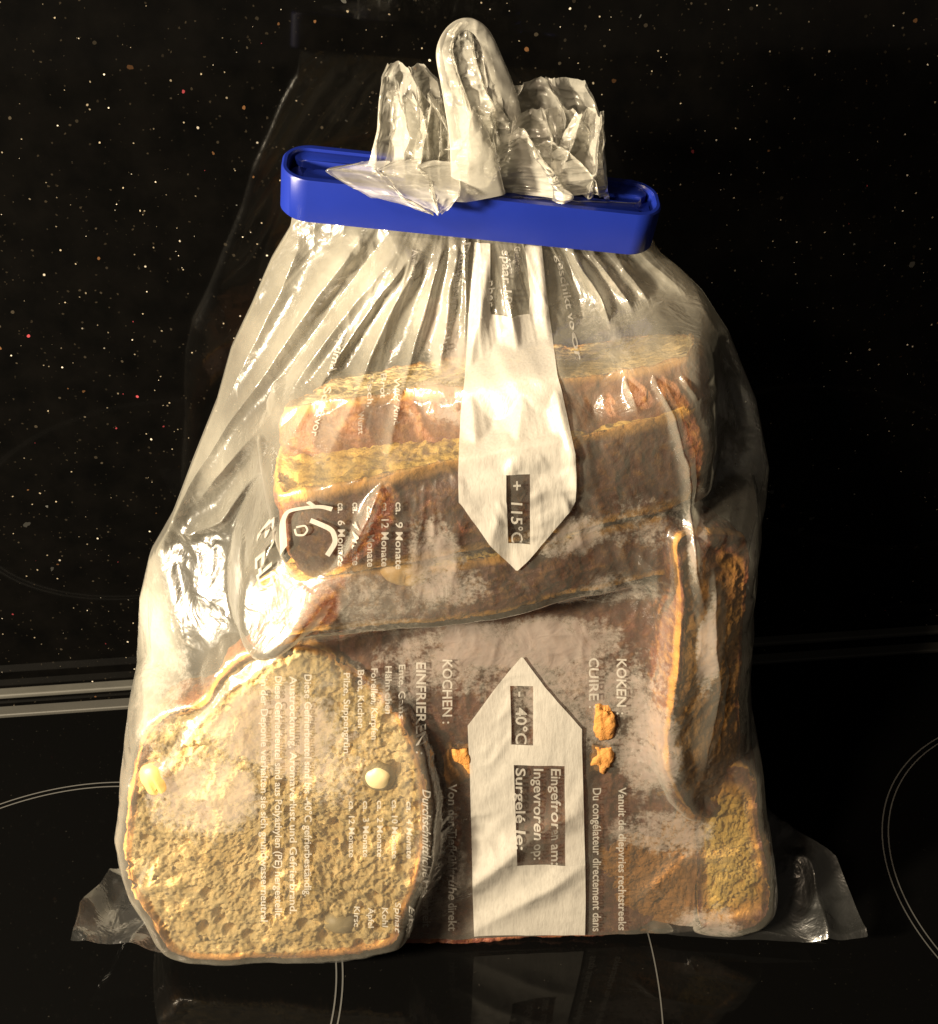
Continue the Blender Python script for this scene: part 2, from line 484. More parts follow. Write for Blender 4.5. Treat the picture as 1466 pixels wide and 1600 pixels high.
def bread(name, label, outline, thick, M, mat, rings=60, segs=420, pore=1.0, side_rows=14, seed=1, crustw=.03, sidebulge=.0015, crust_amp=1.0, facecrust=0.0):
    """outline in (a,b), slab thickness along c; front face at c=+thick/2"""
    ol = catmull(outline, segs); n = len(ol); cen = ol.mean(0)
    rv = []; rr = 1 - (1 - np.linspace(0, 1, rings)) ** 1.0
    V = []; CR = []; N = []
    R = np.linspace(.012, .985, rings)
    def put(r, c, cr, nn):
        q = cen + (ol - cen) * r
        V.append(np.column_stack([q, np.full(n, c)])); CR.append(np.full(n, cr)); N.append(nn)
    rad = ol - cen; rad = rad / np.linalg.norm(rad, axis=1)[:, None]
    up = np.tile([0, 0, 1.], (n, 1)); side = np.column_stack([rad, np.zeros(n)])
    for r in R: put(r, thick / 2, facecrust + (1 - facecrust) * float(sstep(1 - crustw * 1.6, 1 + crustw * .3, r)) * .85, up)
    for k in range(side_rows):
        t = k / (side_rows - 1); c = thick / 2 * (1 - 2 * t)
        bul = math.sin(t * math.pi)
        put(1.0, c, max(facecrust, .30 + .70 * min(1, bul * 1.35)), side)
        V[-1][:, :2] += rad * sidebulge * bul
    for r in R[::-1][::4]: put(r, -thick / 2, .85 * float(sstep(1 - crustw * 1.6, 1, r)), -up)
    nr = len(V); V = np.vstack(V); CR = np.concatenate(CR); N = np.vstack(N)
    F = gridfaces(nr, n, True)
    P = V + seed * 3.1
    # pores and crust relief
    w1, c1 = worley(P * 330, seed); w2, c2 = worley(P * 170, seed + 3); w3, c3 = worley(P * 620, seed + 7)
    f1 = fbm(P * 380, 4, seed + 20, .6); f2 = fbm(P * 520, 3, seed + 25, .6)
    w4, c4 = worley(P * 105 + .35 * fbm(P * 200, 2, seed + 31)[:, None], seed + 33)
    pit = -.0055 * np.clip(.40 - w4, 0, 1) * 2.2 * (c4 > .80) - .0008 * sstep(.10, .50, f1) - .0006 * sstep(.0, .5, f2) + .0003 * sstep(.05, .5, -f1) + .35 * -.0012 * np.clip(.46 - w1, 0, 1) * 2.2 * (c1 > .30) - .0034 * np.clip(.42 - w2, 0, 1) * 2.2 * (c2 > .55) - .0006 * np.clip(.5 - w3, 0, 1) * 2
    und = .0006 * fbm(P * 60, 3, seed) + .0004 * fbm(P * 300, 3, seed + 4)
    crr = .0022 * fbm(P * 70, 4, seed + 9) + .0008 * ridged(P * 240, 3, seed + 11)
    kk = sstep(.3, .6, CR)
    d = (1 - kk) * (pit * pore + und * pore) + kk * crr * crust_amp
    V = V + N * d[:, None]
    big = fbm(V * 28 + 5 * seed, 2, seed + 2)
    big2 = fbm(V * 45 + 9 * seed, 2, seed + 8)
    V = V + np.column_stack([0 * big, big2 * .0022 * (thick < .024), big * .0024])
    W = (np.array(M.to_3x3()) @ V.T).T + np.array(M.translation)
    HAZ.append(W)
    root = mesh(name, V, F, mat, None, attrs={'crust': CR})
    root.matrix_world = M
    tag(root, label, 'bread slice', 'bread slices packed in the freezer bag')
    return root


def frame(origin, a, c):
    """axes: a along the slice, c its face normal"""
    a = Vector(a).normalized(); c = Vector(c).normalized(); b = c.cross(a).normalized(); a = b.cross(c)
    m = Matrix((a, b, c)).transposed().to_4x4(); m.translation = Vector(origin); return m


def px_on(px, py, y):
    x, z = on_y(px, py, y); return Vector((float(x), y, float(z)))


def plane_pts(M, pts):
    """pixels -> local (a,b) on the front plane of frame M"""
    inv = M.inverted(); out = []
    for px, py in pts:
        d = Vector(tuple(float(q) for q in ray(px, py))); o = Vector((0, 0, CAMZ))
        n = M.to_3x3() @ Vector((0, 0, 1)); t = (M.translation - o).dot(n) / d.dot(n)
        q = inv @ (o + d * t); out.append((q.x, q.y))
    return out


# slice standing at the front left, crumb to the camera
TA = .020
fa = px_on(430, 1250, .262)
nA = Vector((-.06, -1, .30)).normalized()
MA = frame(fa, (1, .02, 0), nA)
ptsA = plane_pts(MA, [(318, 1092), (345, 1048), (395, 1018), (450, 1002), (500, 1010), (545, 1045), (600, 1085), (640, 1140), (664, 1215), (668, 1300), (655, 1375), (630, 1440), (604, 1484), (450, 1497), (286, 1493), (240, 1436), (203, 1376), (198, 1310), (207, 1230), (224, 1158), (262, 1112)])
MA2 = MA.copy(); MA2.translation = MA.translation - nA * TA / 2
sA = bread('bread_slice', 'front left bread slice with its pale porous cut face and orange crust in front', ptsA, TA, MA2, M_breadL, rings=150, segs=760, pore=1.5, seed=1, crustw=.055)


def nut(parent, M, px, py, y, r, mat, sx=1.0, sz=1.0, tilt=0, crack=True):
    n1, n2 = 28, 40; v = []
    for i in range(n1):
        a = math.pi * i / (n1 - 1)
        for j in range(n2):
            b = 2 * math.pi * j / n2
            v.append((math.sin(a) * math.cos(b) * sx, -math.sin(a) * math.sin(b) * .75, math.cos(a) * sz))
    v = np.array(v); v *= (1 + .06 * vnoise(v * 2 + px, 3))[:, None]
    if crack: v[:, 1] += .22 * np.exp(-(v[:, 0] / .08) ** 2) * (v[:, 1] < 0) * np.exp(-(v[:, 2] / .5) ** 2)
    v *= r
    ct, st = math.cos(tilt), math.sin(tilt)
    v = np.column_stack([v[:, 0] * ct - v[:, 2] * st, v[:, 1], v[:, 0] * st + v[:, 2] * ct])
    c = px_on(px, py, y); v = v + np.array(c)
    Mi = np.array(parent.matrix_world.inverted())
    v = v @ Mi[:3, :3].T + Mi[:3, 3]
    o = mesh('hazelnut', v, gridfaces(n1, n2, True), mat); o.parent = parent
    return o


bpy.context.view_layer.update()
# slices lying stacked, crust edges to the camera.  each: left/right pixel of the front top edge
def lying(name, label, pl, pr, yl, yr, thick, depth, mat, seed, frontpts=None, tiltb=.0, pore=.7, backpts=None, **kw):
    L = px_on(*pl, yl); R = px_on(*pr, yr)
    a = (R - L); wd = a.length; a.normalize()
    back = Vector((0, 1, tiltb)).normalized(); up = a.cross(back).normalized()
    if up.z < 0: up = -up
    cen = (L + R) / 2
    M = frame(cen - up * thick / 2, a, up)
    prof = frontpts or [(-.5, .06), (-.44, .015), (-.3, 0), (-.1, .004), (.12, -.004), (.3, .0), (.43, .012), (.5, .06)]
    pts = [(p * wd, q * wd) for p, q in prof]
    pts += [(p * wd, q * depth) for p, q in backpts] if backpts else [(.5 * wd, depth * .6), (.36 * wd, depth * .92), (.1 * wd, depth), (-.2 * wd, depth * .97), (-.42 * wd, depth * .85), (-.5 * wd, depth * .5)]
    return bread(name, label, pts, thick, M, mat, seed=seed, pore=pore, **kw)


s1 = lying('bread_slice', 'topmost lying bread slice, pale crumb on top and brown crust edge below the bag neck', (432, 640), (1085, 556), .296, .285, .0205, .055, M_breadL, 2, tiltb=-.36, side_rows=36, rings=50, segs=700)
s2 = lying('bread_slice', 'second lying bread slice down, golden crumb edge on the left and dark red crust right', (432, 778), (1092, 640), .267, .280, .027, .060, M_breadM, 3, tiltb=-.10, side_rows=60, rings=50, segs=700, crustw=.025)
s3 = lying('bread_slice', 'third lying bread slice down, yellow crumb line under the upper arrow tip', (395, 925), (1050, 815), .268, .276, .018, .055, M_breadM, 4,
           frontpts=[(-.5, .06), (-.44, .03), (-.3, .008), (-.1, -.004), (.1, -.010), (.3, .004), (.43, .03), (.5, .07)], tiltb=-.16, backpts=[(.5, .6), (.36, .92), (.1, 1.), (-.2, .95), (-.3, .7), (-.4, .3)], side_rows=60, rings=50, segs=760)
# big heel behind the lower print, crust side to the camera
nh = Vector((.02, -1, .16)).normalized()
MH = frame(px_on(800, 1230, .271), (1, 0, 0), nh)
ptsH = plane_pts(MH, [(545, 960), (680, 950), (850, 925), (1000, 920), (1052, 1000), (1060, 1150), (1052, 1300), (1035, 1400), (990, 1452), (800, 1466), (640, 1476), (575, 1400), (560, 1250), (540, 1100)])
MH2 = MH.copy(); MH2.translation = MH.translation - nh * .013
s4 = bread('bread_slice', 'large bread heel in the lower middle, dark crust face behind the lower white arrow', ptsH, .026, MH2, M_breadD, rings=130, segs=560, pore=.9, seed=5, facecrust=.80, crustw=.05)
# upright slice on the right, edge on
nv = Vector((.45, -1, .10)).normalized()
MV = frame(px_on(1108, 1010, .272), (1, .45, 0), nv)
ptsV = plane_pts(MV, [(1062, 850), (1100, 838), (1150, 838), (1166, 860), (1160, 1000), (1156, 1100), (1158, 1200), (1140, 1262), (1080, 1268), (1046, 1180), (1062, 1050), (1068, 950)])
MV2 = MV.copy(); MV2.translation = MV.translation - nv * .012
s5 = bread('bread_slice', 'narrow upright bread slice at the right side, orange brown crust strip', ptsV, .024, MV2, M_breadM, rings=70, segs=400, pore=1.0, seed=6, facecrust=.52, crustw=.10)
# lower right: narrow slice on end, crumb to the camera, and a crusty slice leaning beside it
nr_ = Vector((-.12, -1, .22)).normalized()
MR = frame(px_on(1145, 1330, .266), (1, .1, 0), nr_)
ptsR = plane_pts(MR, [(1085, 1235), (1105, 1205), (1150, 1195), (1180, 1215), (1186, 1290), (1203, 1370), (1196, 1425), (1150, 1446), (1110, 1452), (1092, 1430), (1088, 1340)])
MR2 = MR.copy(); MR2.translation = MR.translation - nr_ * .010
s6 = bread('bread_slice', 'narrow golden bread slice in the lower right corner with an orange crust foot', ptsR, .02, MR2, M_breadM, rings=80, segs=420, pore=1.2, seed=7, crustw=.30, facecrust=.10)
nl_ = Vector((-.10, -1, .20)).normalized()
MQ = frame(px_on(1000, 1340, .268), (1, 0, 0), nl_)
ptsQ = plane_pts(MQ, [(925, 1255), (985, 1225), (1040, 1215), (1090, 1225), (1096, 1300), (1088, 1380), (1078, 1440), (1010, 1456), (940, 1460), (905, 1452), (900, 1380), (908, 1310)])
MQ2 = MQ.copy(); MQ2.translation = MQ.translation - nl_ * .009
s7 = bread('bread_slice', 'brown crusted bread slice between the lower white arrow and the golden corner slice', ptsQ, .018, MQ2, M_breadQ, rings=90, segs=400, pore=1.2, seed=9, facecrust=.44, crustw=.12)


def crumb_lump(label, px, py, y, rx, rz, seed, mat):
    n1, n2 = 34, 48; a = np.linspace(0, math.pi, n1)[:, None]; b = np.linspace(0, 2 * math.pi, n2, endpoint=False)[None]
    v = np.stack([np.sin(a) * np.cos(b), -np.sin(a) * np.sin(b) * .8, np.cos(a) * np.ones_like(b)], -1).reshape(-1, 3)
    v = v / np.maximum(np.abs(v).max(1), .72)[:, None] * (1 + .45 * fbm(v * 1.8 + seed * 5, 3, seed))[:, None]
    W_ = v * np.array([rx, min(rx, rz) * .8, rz]); c = px_on(px, py, y)
    o = mesh('bread_crumb', W_, gridfaces(n1, n2, True), mat, attrs={'crust': np.full(len(v), .46)}); o.location = c
    tag(o, label, 'bread crumb', 'loose bread pieces in the bag')


bpy.context.view_layer.update()
def face_y(M, px, py, inn):
    d = Vector(tuple(float(q) for q in ray(px, py))); o = Vector((0, 0, CAMZ)); n = M.to_3x3() @ Vector((0, 0, 1))
    return (o + d * ((M.translation - o).dot(n) / d.dot(n))).y + inn


nut(sA, MA, 246, 1216, face_y(MA, 243, 1216, .0004), .0056, M_nut, .92, 1.2, .25)
nut(sA, MA, 592, 1212, face_y(MA, 592, 1212, .0010), .0052, M_nutg, 1.0, 1.0, 0, False)
nut(sA, MA, 531, 1440, face_y(MA, 531, 1440, .0012), .0048, M_nutg, 1.1, .8, 0, False)
crumb_lump('orange bread crumb right of the lower arrow head, under the word CUIRE', 944, 1128, .2736, .0028, .0058, 1, M_breadQ)
crumb_lump('darker bread crumb just below the orange one, right of the lower arrow', 942, 1182, .2728, .0034, .0052, 2, M_breadQ)
crumb_lump('orange bread crumb left of the lower arrow, under the word KOCHEN', 716, 1195, .2718, .0042, .0085, 3, M_breadQ)
nut(s3, MA, 633, 893, .2705, .0050, M_nut, 1.35, .85, -.1)

# ---------------------------------------------------------------- film that hangs over the bread
NU, NV = 620, 640
Z0, Z1 = .0035, .243
zr = np.linspace(Z0, Z1, NV); ur = np.linspace(-1, 1, NU)
Z = np.repeat(zr[:, None], NU, 1); xl = XLf(zr)[:, None]; xr = XRf(zr)[:, None]
X = (xl + xr) / 2 + (xr - xl) / 2 * np.sin(ur[None, :] * math.pi / 2)
Y = basey(X, Z)
# nearest bread in front, on a coarse grid
GX, GZ = 400, 400
gx0, gx1, gz0, gz1 = -.15, .15, 0., .25
H = np.full((GZ, GX), 9.0)
for Wd in HAZ:
    Wd = Wd.copy(); zu = Wd[:, 2].copy()
    for _ in range(6): zu = Wd[:, 2] - clipsh(Wd[:, 0], zu)
    Wd[:, 2] = zu
    ix = ((Wd[:, 0] - gx0) / (gx1 - gx0) * (GX - 1)).round().astype(int); iz = ((Wd[:, 2] - gz0) / (gz1 - gz0) * (GZ - 1)).round().astype(int)
    ok = (ix >= 0) & (ix < GX) & (iz >= 0) & (iz < GZ)
    np.minimum.at(H, (iz[ok], ix[ok]), Wd[ok, 1])


def shiftmin(a, k):
    for ax in (0, 1):
        b = a.copy()
        for d in range(-k, k + 1): b = np.minimum(b, np.roll(a, d, ax))
        a = b
    return a


H0 = shiftmin(H, 3)
for _ in range(6): H0 = np.where(H0 < 5, H0, shiftmin(H0, 1) + .0030)
H = shiftmin(H, 1)


def blur(a, k):
    for ax in (0, 1):
        for _ in range(3):
            p = np.concatenate([np.repeat(a.take([0], ax), k, ax), a, np.repeat(a.take([-1], ax), k, ax)], ax)
            c = np.cumsum(p, ax); z_ = np.zeros_like(c.take([0], ax)); c = np.concatenate([z_, c], ax)
            n_ = a.shape[ax]
            a = (c.take(range(2 * k + 1, 2 * k + 1 + n_), ax) - c.take(range(0, n_), ax)) / (2 * k + 1)
    return a


gxs = np.linspace(gx0, gx1, GX); gzs = np.linspace(gz0, gz1, GZ)
GXm, GZm = np.meshgrid(gxs, gzs)
GB = basey(GXm, GZm)
has = H < 5
cling = np.where(has, H - .0012, GB)
T = np.where(has, np.minimum(cling, GB + .0), GB)
# let the film sink a little where there is nothing behind, cling where bread is
T = np.where(has & (H - .0012 > GB), GB * .35 + (H - .0012) * .65, T)
T = shiftmin(T, 10); T = -shiftmin(-T, 10)
T = blur(T, 5); T = np.where(has, np.minimum(T, H - .0008), T); T = blur(T, 4)


def bil(G, x, z):
    fx = np.clip((x - gx0) / (gx1 - gx0) * (GX - 1), 0, GX - 1.001); fz = np.clip((z - gz0) / (gz1 - gz0) * (GZ - 1), 0, GZ - 1.001)
    i = fx.astype(int); j = fz.astype(int); a = fx - i; b = fz - j
    return G[j, i] * (1 - a) * (1 - b) + G[j, i + 1] * a * (1 - b) + G[j + 1, i] * (1 - a) * b + G[j + 1, i + 1] * a * b


edge = np.sin((ur[None, :] + 1) / 2 * math.pi) ** .5 * np.ones_like(X)
D_ = bil(T, X, Z) - bil(GB, X, Z)
Y = basey(X, Z) + D_ * sstep(.10, .55, edge)

# slack facet of film that leans back over the top of the front slice and faces the lamp
def facet(px, py, rx, rz, rot, n, push, keep=1.0):
    global Y
    cx, cz = pix2xz([px], [py], lambda a, b: basey(a, b) + bil(T, a, b) - bil(GB, a, b)); cx, cz = float(cx[0]), float(cz[0])
    j = int(round((cz - Z0) / (Z1 - Z0) * (NV - 1))); i = int(np.argmin(np.abs(X[j] - cx))); yc_ = Y[j, i] - push
    dx, dz = X - cx, Z - cz; c_, s_ = math.cos(rot), math.sin(rot)
    a = (dx * c_ + dz * s_) / rx; b = (-dx * s_ + dz * c_) / rz
    m_ = 1 - sstep(.70, 1.35, np.sqrt(a * a + b * b))
    plane = yc_ + n[0] / -n[1] * dx + n[2] / -n[1] * dz
    Y = Y * (1 - m_ * keep) + plane * m_ * keep
    return m_


calm = facet(448, 878, .0115, .027, -.50, (-.47, -1, .70), .0055)
calm = np.maximum(calm, facet(262, 1010, .006, .022, 0, (-.9, -1, .25), .001, .3))

# folds traced from the photograph: (points, width m, height m, start/end taper)
folds = [
    ([(560, 372), (500, 450), (430, 555), (360, 650), (300, 745), (250, 850), (228, 930)], .0024, .0038),
    ([(622, 382), (560, 455), (480, 560), (400, 660), (340, 735), (300, 800)], .0022, .0046),
    ([(640, 392), (600, 440), (520, 560), (450, 650), (400, 730), (350, 800), (300, 828), (268, 820)], .0016, .0034),
    ([(590, 385), (520, 480), (440, 590), (380, 690)], .0016, -.0024),
    ([(690, 385), (665, 470), (640, 560), (610, 660), (575, 730), (540, 780), (500, 805)], .0013, .0026),
    ([(660, 385), (610, 480), (560, 590), (500, 680), (450, 745), (430, 790), (445, 830)], .0022, .0036),
    ([(715, 385), (700, 460), (690, 560), (660, 640)], .0016, .0022),
    ([(765, 385), (752, 470), (735, 560), (745, 640), (775, 722)], .0024, .0022),
    ([(805, 385), (800, 470), (812, 560), (800, 650), (780, 720)], .0034, .0018),
    ([(842, 388), (850, 470), (862, 560), (885, 640), (900, 740)], .0024, .0018),
    ([(895, 390), (930, 450), (955, 500), (972, 545), (978, 590)], .0016, .0040),
    ([(925, 395), (990, 480), (1030, 570), (1058, 650), (1066, 740), (1075, 830), (1085, 930)], .0017, .0040),
    ([(960, 395), (1030, 480), (1080, 560), (1130, 640), (1170, 720)], .0022, .0030),
    ([(1000, 392), (1060, 440), (1105, 500), (1150, 580), (1180, 650), (1196, 720)], .0024, .0026),
    ([(880, 392), (905, 470), (915, 560), (925, 640)], .0020, -.0018),
    ([(470, 380), (440, 450), (400, 530), (360, 610), (320, 700)], .0020, .0022),
    ([(1095, 820), (1100, 900), (1110, 1000), (1098, 1090), (1085, 1180)], .0032, .0032),
    ([(500, 800), (480, 860), (420, 930), (380, 1000)], .0070, .0030),
    ([(440, 1000), (360, 1050), (300, 1110), (262, 1160)], .0018, .0018),
    ([(700, 1400), (800, 1330), (860, 1290), (930, 1250)], .0050, .0022),
    ([(700, 1450), (830, 1395), (940, 1330)], .0045, .0018),
    ([(1000, 1380), (1050, 1320), (1110, 1290), (1160, 1250)], .0024, .0010),
    ([(1050, 1440), (1075, 1400), (1100, 1370)], .0018, .0022),
    ([(905, 650), (800, 690), (730, 730)], .0050, -.0016),
    ([(790, 560), (760, 640), (730, 700)], .0040, -.0022),
    ([(640, 1160), (650, 1260), (690, 1340)], .0030, .0012),
    ([(215, 1250), (225, 1170), (240, 1080), (235, 990), (250, 900)], .0025, .0016),
    ([(200, 1370), (240, 1300), (262, 1240)], .0016, .0012),
]
px_, pz_ = X.ravel(), Z.ravel()
relief = np.zeros(px_.size)
FOLDN = np.zeros(px_.size)
for pts, sg, hh in folds:
    if max(p[0] for p in pts) < 725 and pts[0][1] < 400: hh *= 1.25; sg *= 1.3
    fx, fz = pix2xz([p[0] for p in pts], [p[1] for p in pts])
    P = catmull(np.column_stack([np.concatenate([fx, fx[::-1]]), np.concatenate([fz, fz[::-1]])]), 60)[:31] if False else np.column_stack([fx, fz])
    bb = (px_ > P[:, 0].min() - 4 * sg) & (px_ < P[:, 0].max() + 4 * sg) & (pz_ > P[:, 1].min() - 4 * sg) & (pz_ < P[:, 1].max() + 4 * sg)
    ii = np.nonzero(bb)[0]; q = np.column_stack([px_[ii], pz_[ii]])
    jit = .0009 * fbm(np.column_stack([q * 90, np.full(len(q), hh * 1e4)]), 3, 3)
    q = q + jit[:, None]
    bd = np.full(len(ii), 9.); bt = np.zeros(len(ii)); m = len(P) - 1
    for k in range(m):
        a, b = P[k], P[k + 1]; ab = b - a; t = np.clip(((q - a) @ ab) / (ab @ ab + 1e-12), 0, 1)
        d = np.linalg.norm(q - (a + t[:, None] * ab), axis=1); c = d < bd
        bd = np.where(c, d, bd); bt = np.where(c, (k + t) / m, bt)
    tap = sstep(0, .06, bt) * .4 + .6
    FOLDN[ii] = np.maximum(FOLDN[ii], np.exp(-(bd / sg / 1.3) ** 2) * (1 - sstep(.75, 1.0, bt)) * (hh > 0) * (.35 if min(p[0] for p in pts) > 900 else 1))
    tap = tap * (1 - sstep(.72, 1.0, bt))
    relief[ii] += hh * tap * (.55 * np.exp(-(bd / sg) ** 2) + .45 * np.exp(-bd / sg * 1.3))
# pleats that fan out from the clipped mouth
ax, az = pix2xz([735], [372]); ax = float(ax[0]); az = .262
th = np.arctan2(px_ - ax, az - pz_); rr_ = np.hypot(px_ - ax, az - pz_)
near = sstep(.15, .235, pz_)
zz = np.zeros_like(th)
th = th + .10 * fbm(np.column_stack([th * 5, rr_ * 25, zz + 9]), 3, 91)
pla = .25 + .75 * sstep(-.15, .35, fbm(np.column_stack([th * 4, rr_ * 20, zz + 2]), 2, 93))
pl = pla * ridged(np.column_stack([th * 7, rr_ * 14, zz]), 2, 21) * .0018 + ridged(np.column_stack([th * 30, rr_ * 20, zz]), 2, 25) * .0004
relief += .75 * pl * near * (.40 + .55 * sstep(-.03, .0, px_))
near2 = sstep(.09, .17, pz_) * .5
relief += ridged(np.column_stack([th * 9, rr_ * 10, zz + 4]), 2, 31) * .0011 * near2
# small crumples everywhere
pp = np.column_stack([px_, pz_, zz])
cr1 = ridged(pp * np.array([38, 30, 1]) + fbm(pp * 25, 2, 5)[:, None] * 1.2, 3, 41)
cr2 = ridged(pp * np.array([95, 80, 1]) + fbm(pp * 50, 2, 6)[:, None], 2, 47)
msk = .35 + .65 * sstep(-.1, .4, fbm(pp * 22, 2, 77))
relief += (.0011 * cr1 + .00065 * cr2) * msk
relief = relief.reshape(X.shape) * (1 - .3 * calm)
relief *= sstep(.0, .25, edge) * (.35 + .65 * sstep(.0, .03, Z))
Y2 = Y - relief
Hf = bil(blur(np.where(H0 < 5, H0, .34), 1), X, Z)
kc = sstep(.10, .40, edge)
Y2 = Y2 * (1 - kc) + np.minimum(Y2, Hf - .0008) * kc
YB = Y2
ZT = Z + clipsh(X, Z)
# frost and condensation clinging inside
frost = np.zeros(px_.size)
for (bx, by, rx, ry, s) in [(800, 1010, 190, 60, .85), (900, 1080, 160, 110, .6), (720, 1040, 120, 60, .55), (640, 960, 120, 40, .3), (420, 1110, 120, 75, .80), (330, 1180, 90, 80, .7), (500, 1150, 90, 80, .6), 
                            (690, 520, 50, 70, .8), (700, 600, 60, 30, .6), (880, 790, 70, 40, .6), (1095, 930, 22, 110, .85), (1072, 770, 20, 80, .8), (1010, 1140, 50, 120, .7), (1035, 1280, 80, 45, .6),
                            (1085, 1400, 50, 50, .6), (680, 820, 50, 90, .7), (950, 900, 80, 50, .55), (620, 1060, 90, 60, .5), (690, 1340, 40, 130, .45), (840, 1000, 70, 26, .9), (1000, 760, 80, 60, .35),
                            (720, 870, 60, 40, .45), (260, 1000, 50, 140, .4), (860, 1130, 200, 90, .22), (560, 870, 120, 100, .35), (940, 460, 100, 60, .35), (480, 1100, 90, 90, .3)]:
    fx, fz = pix2xz([bx - rx, bx + rx, bx, bx], [by, by, by - ry, by + ry])
    cx, cz = fx.mean(), fz.mean(); ex = abs(fx[1] - fx[0]) / 2 + 1e-6; ez = abs(fz[3] - fz[2]) / 2 + 1e-6
    wv_ = .25 * fbm(pp * 70, 3, int(bx))
    d = np.sqrt(((px_ - cx) / ex) ** 2 + ((pz_ - cz) / ez) ** 2) + wv_
    frost = np.maximum(frost, s * (1 - sstep(.45, 1.25, d)))

milk = (.22 - .12 * sstep(-.01, .03, px_)) * sstep(.165, .225, pz_) * (.5 + .5 * sstep(-.2, .3, fbm(pp * 35, 3, 55))) + .09 * FOLDN
for (bx, by, rx, ry, s) in [(248, 965, 42, 135, .42), (330, 700, 60, 120, .10), (560, 470, 110, 80, .14), (690, 500, 60, 90, .10), (470, 560, 70, 110, .10), (1060, 450, 60, 60, .12), (950, 470, 80, 70, .08), (560, 850, 160, 60, .10), (420, 1020, 140, 60, .10)]:
    fx, fz = pix2xz([bx - rx, bx + rx, bx, bx], [by, by, by - ry, by + ry])
    d = np.sqrt(((px_ - fx.mean()) / (abs(fx[1] - fx[0]) / 2 + 1e-6)) ** 2 + ((pz_ - fz.mean()) / (abs(fz[3] - fz[2]) / 2 + 1e-6)) ** 2) + .25 * fbm(pp * 50, 3, int(bx) + 1)
    milk = milk + s * (1 - sstep(.4, 1.2, d))
bag = empty('freezer_bag', (0, .29, 0)); tag(bag, 'clear plastic freezer bag with white print, full of frozen bread and clipped shut', 'freezer bag')
Vf = np.column_stack([X.ravel(), YB.ravel(), ZT.ravel()])
mesh('front_film', Vf, gridfaces(NV, NU), M_film, bag, attrs={'frost': frost, 'milk': milk})
# back of the bag
nu2, nv2 = 160, 170
z2 = np.linspace(Z0, Z1, nv2); u2 = np.linspace(-1, 1, nu2); ZZ = np.repeat(z2[:, None], nu2, 1)
xl = XLf(z2)[:, None]; xr = XRf(z2)[:, None]; XX = (xl + xr) / 2 + (xr - xl) / 2 * np.sin(u2[None] * math.pi / 2)
bb = ymid(ZZ) + .0006 + (ymid(ZZ) - basey(XX, ZZ)) * np.interp(ZZ, [0, .1, .24], [1.0, 1.0, .8])
q = np.column_stack([XX.ravel(), ZZ.ravel(), np.zeros(XX.size)])
rb = (.0022 * ridged(q * 40, 3, 61) + .0030 * ridged(np.column_stack([np.arctan2(q[:, 0] - ax, az - q[:, 1]) * 10, q[:, 1] * 14, q[:, 2]]), 2, 64) * sstep(.10, .2, q[:, 1])).reshape(XX.shape)
bb = bb + rb * np.cos(u2[None] * math.pi / 2)
mesh('back_film', np.column_stack([XX.ravel(), bb.ravel(), (ZZ + clipsh(XX, ZZ)).ravel()]), gridfaces(nv2, nu2), M_filmb, bag, attrs={'frost': np.full(XX.size, .25)})
# bottom panel
bt = []
for j in range(nu2):
    k = int(round(j / (nu2 - 1) * (NU - 1)))
    for t in np.linspace(0, 1, 10): bt.append((X[0, k] * (1 - t) + XX[0, j] * t, YB[0, k] * (1 - t) + bb[0, j] * t, Z0 - .0028 * math.sin(math.pi * t)))
mesh('bottom_film', bt, gridfaces(nu2, 10), M_filmb, bag, attrs={'frost': np.zeros(len(bt))})


def film_y(x, z):
    zi = np.clip((z - Z0) / (Z1 - Z0) * (NV - 1), 0, NV - 1.001)
    a, b = XLf(z), XRf(z); s = np.clip((x - (a + b) / 2) / ((b - a) / 2), -.9999, .9999)
    ui = np.clip((np.arcsin(s) / (math.pi / 2) + 1) / 2 * (NU - 1), 0, NU - 1.001)
    i = ui.astype(int); j = zi.astype(int); fa_, fb_ = ui - i, zi - j
    return YB[j, i] * (1 - fa_) * (1 - fb_) + YB[j, i + 1] * fa_ * (1 - fb_) + YB[j + 1, i] * (1 - fa_) * fb_ + YB[j + 1, i + 1] * fa_ * fb_


# smoothed film for placing the print without noise
def film_pt(px, py, off):
    x, z = pix2xz(px, py, lambda a, b: basey(a, b) + bil(T, a, b) - bil(GB, a, b), 8)
    y = film_y(x, z)
    return np.column_stack([x, y - off, z + clipsh(x, z)])


# ---------------------------------------------------------------- white print
def strip(name, rows, ncol=26, off=.0008):
    """rows: (py, left px, right px), pieces joined into one mesh per call"""
    V = []; F = []; o = 0
    for piece in rows:
        ys = []
        for (y0, l0, r0), (y1, l1, r1) in zip(piece[:-1], piece[1:]):
            n = max(2, int(abs(y1 - y0) / 3))
            for k in range(n):
                t = k / n; ys.append((y0 + (y1 - y0) * t, l0 + (l1 - l0) * t, r0 + (r1 - r0) * t))
        ys.append(piece[-1]); ys = np.array(ys)
        nc = max(3, int((piece[0][2] - piece[0][1]) / 3), int((piece[-1][2] - piece[-1][1]) / 3)); nc = min(nc, 80)
        t = np.linspace(0, 1, nc)[None]
        PX = ys[:, 1:2] * (1 - t) + ys[:, 2:3] * t; PY = np.repeat(ys[:, :1], nc, 1)
        V.append(film_pt(PX.ravel(), PY.ravel(), off)); F.append(gridfaces(len(ys), nc, False, o)); o += PX.size
    return mesh(name, np.vstack(V), np.vstack(F), M_print, bag)


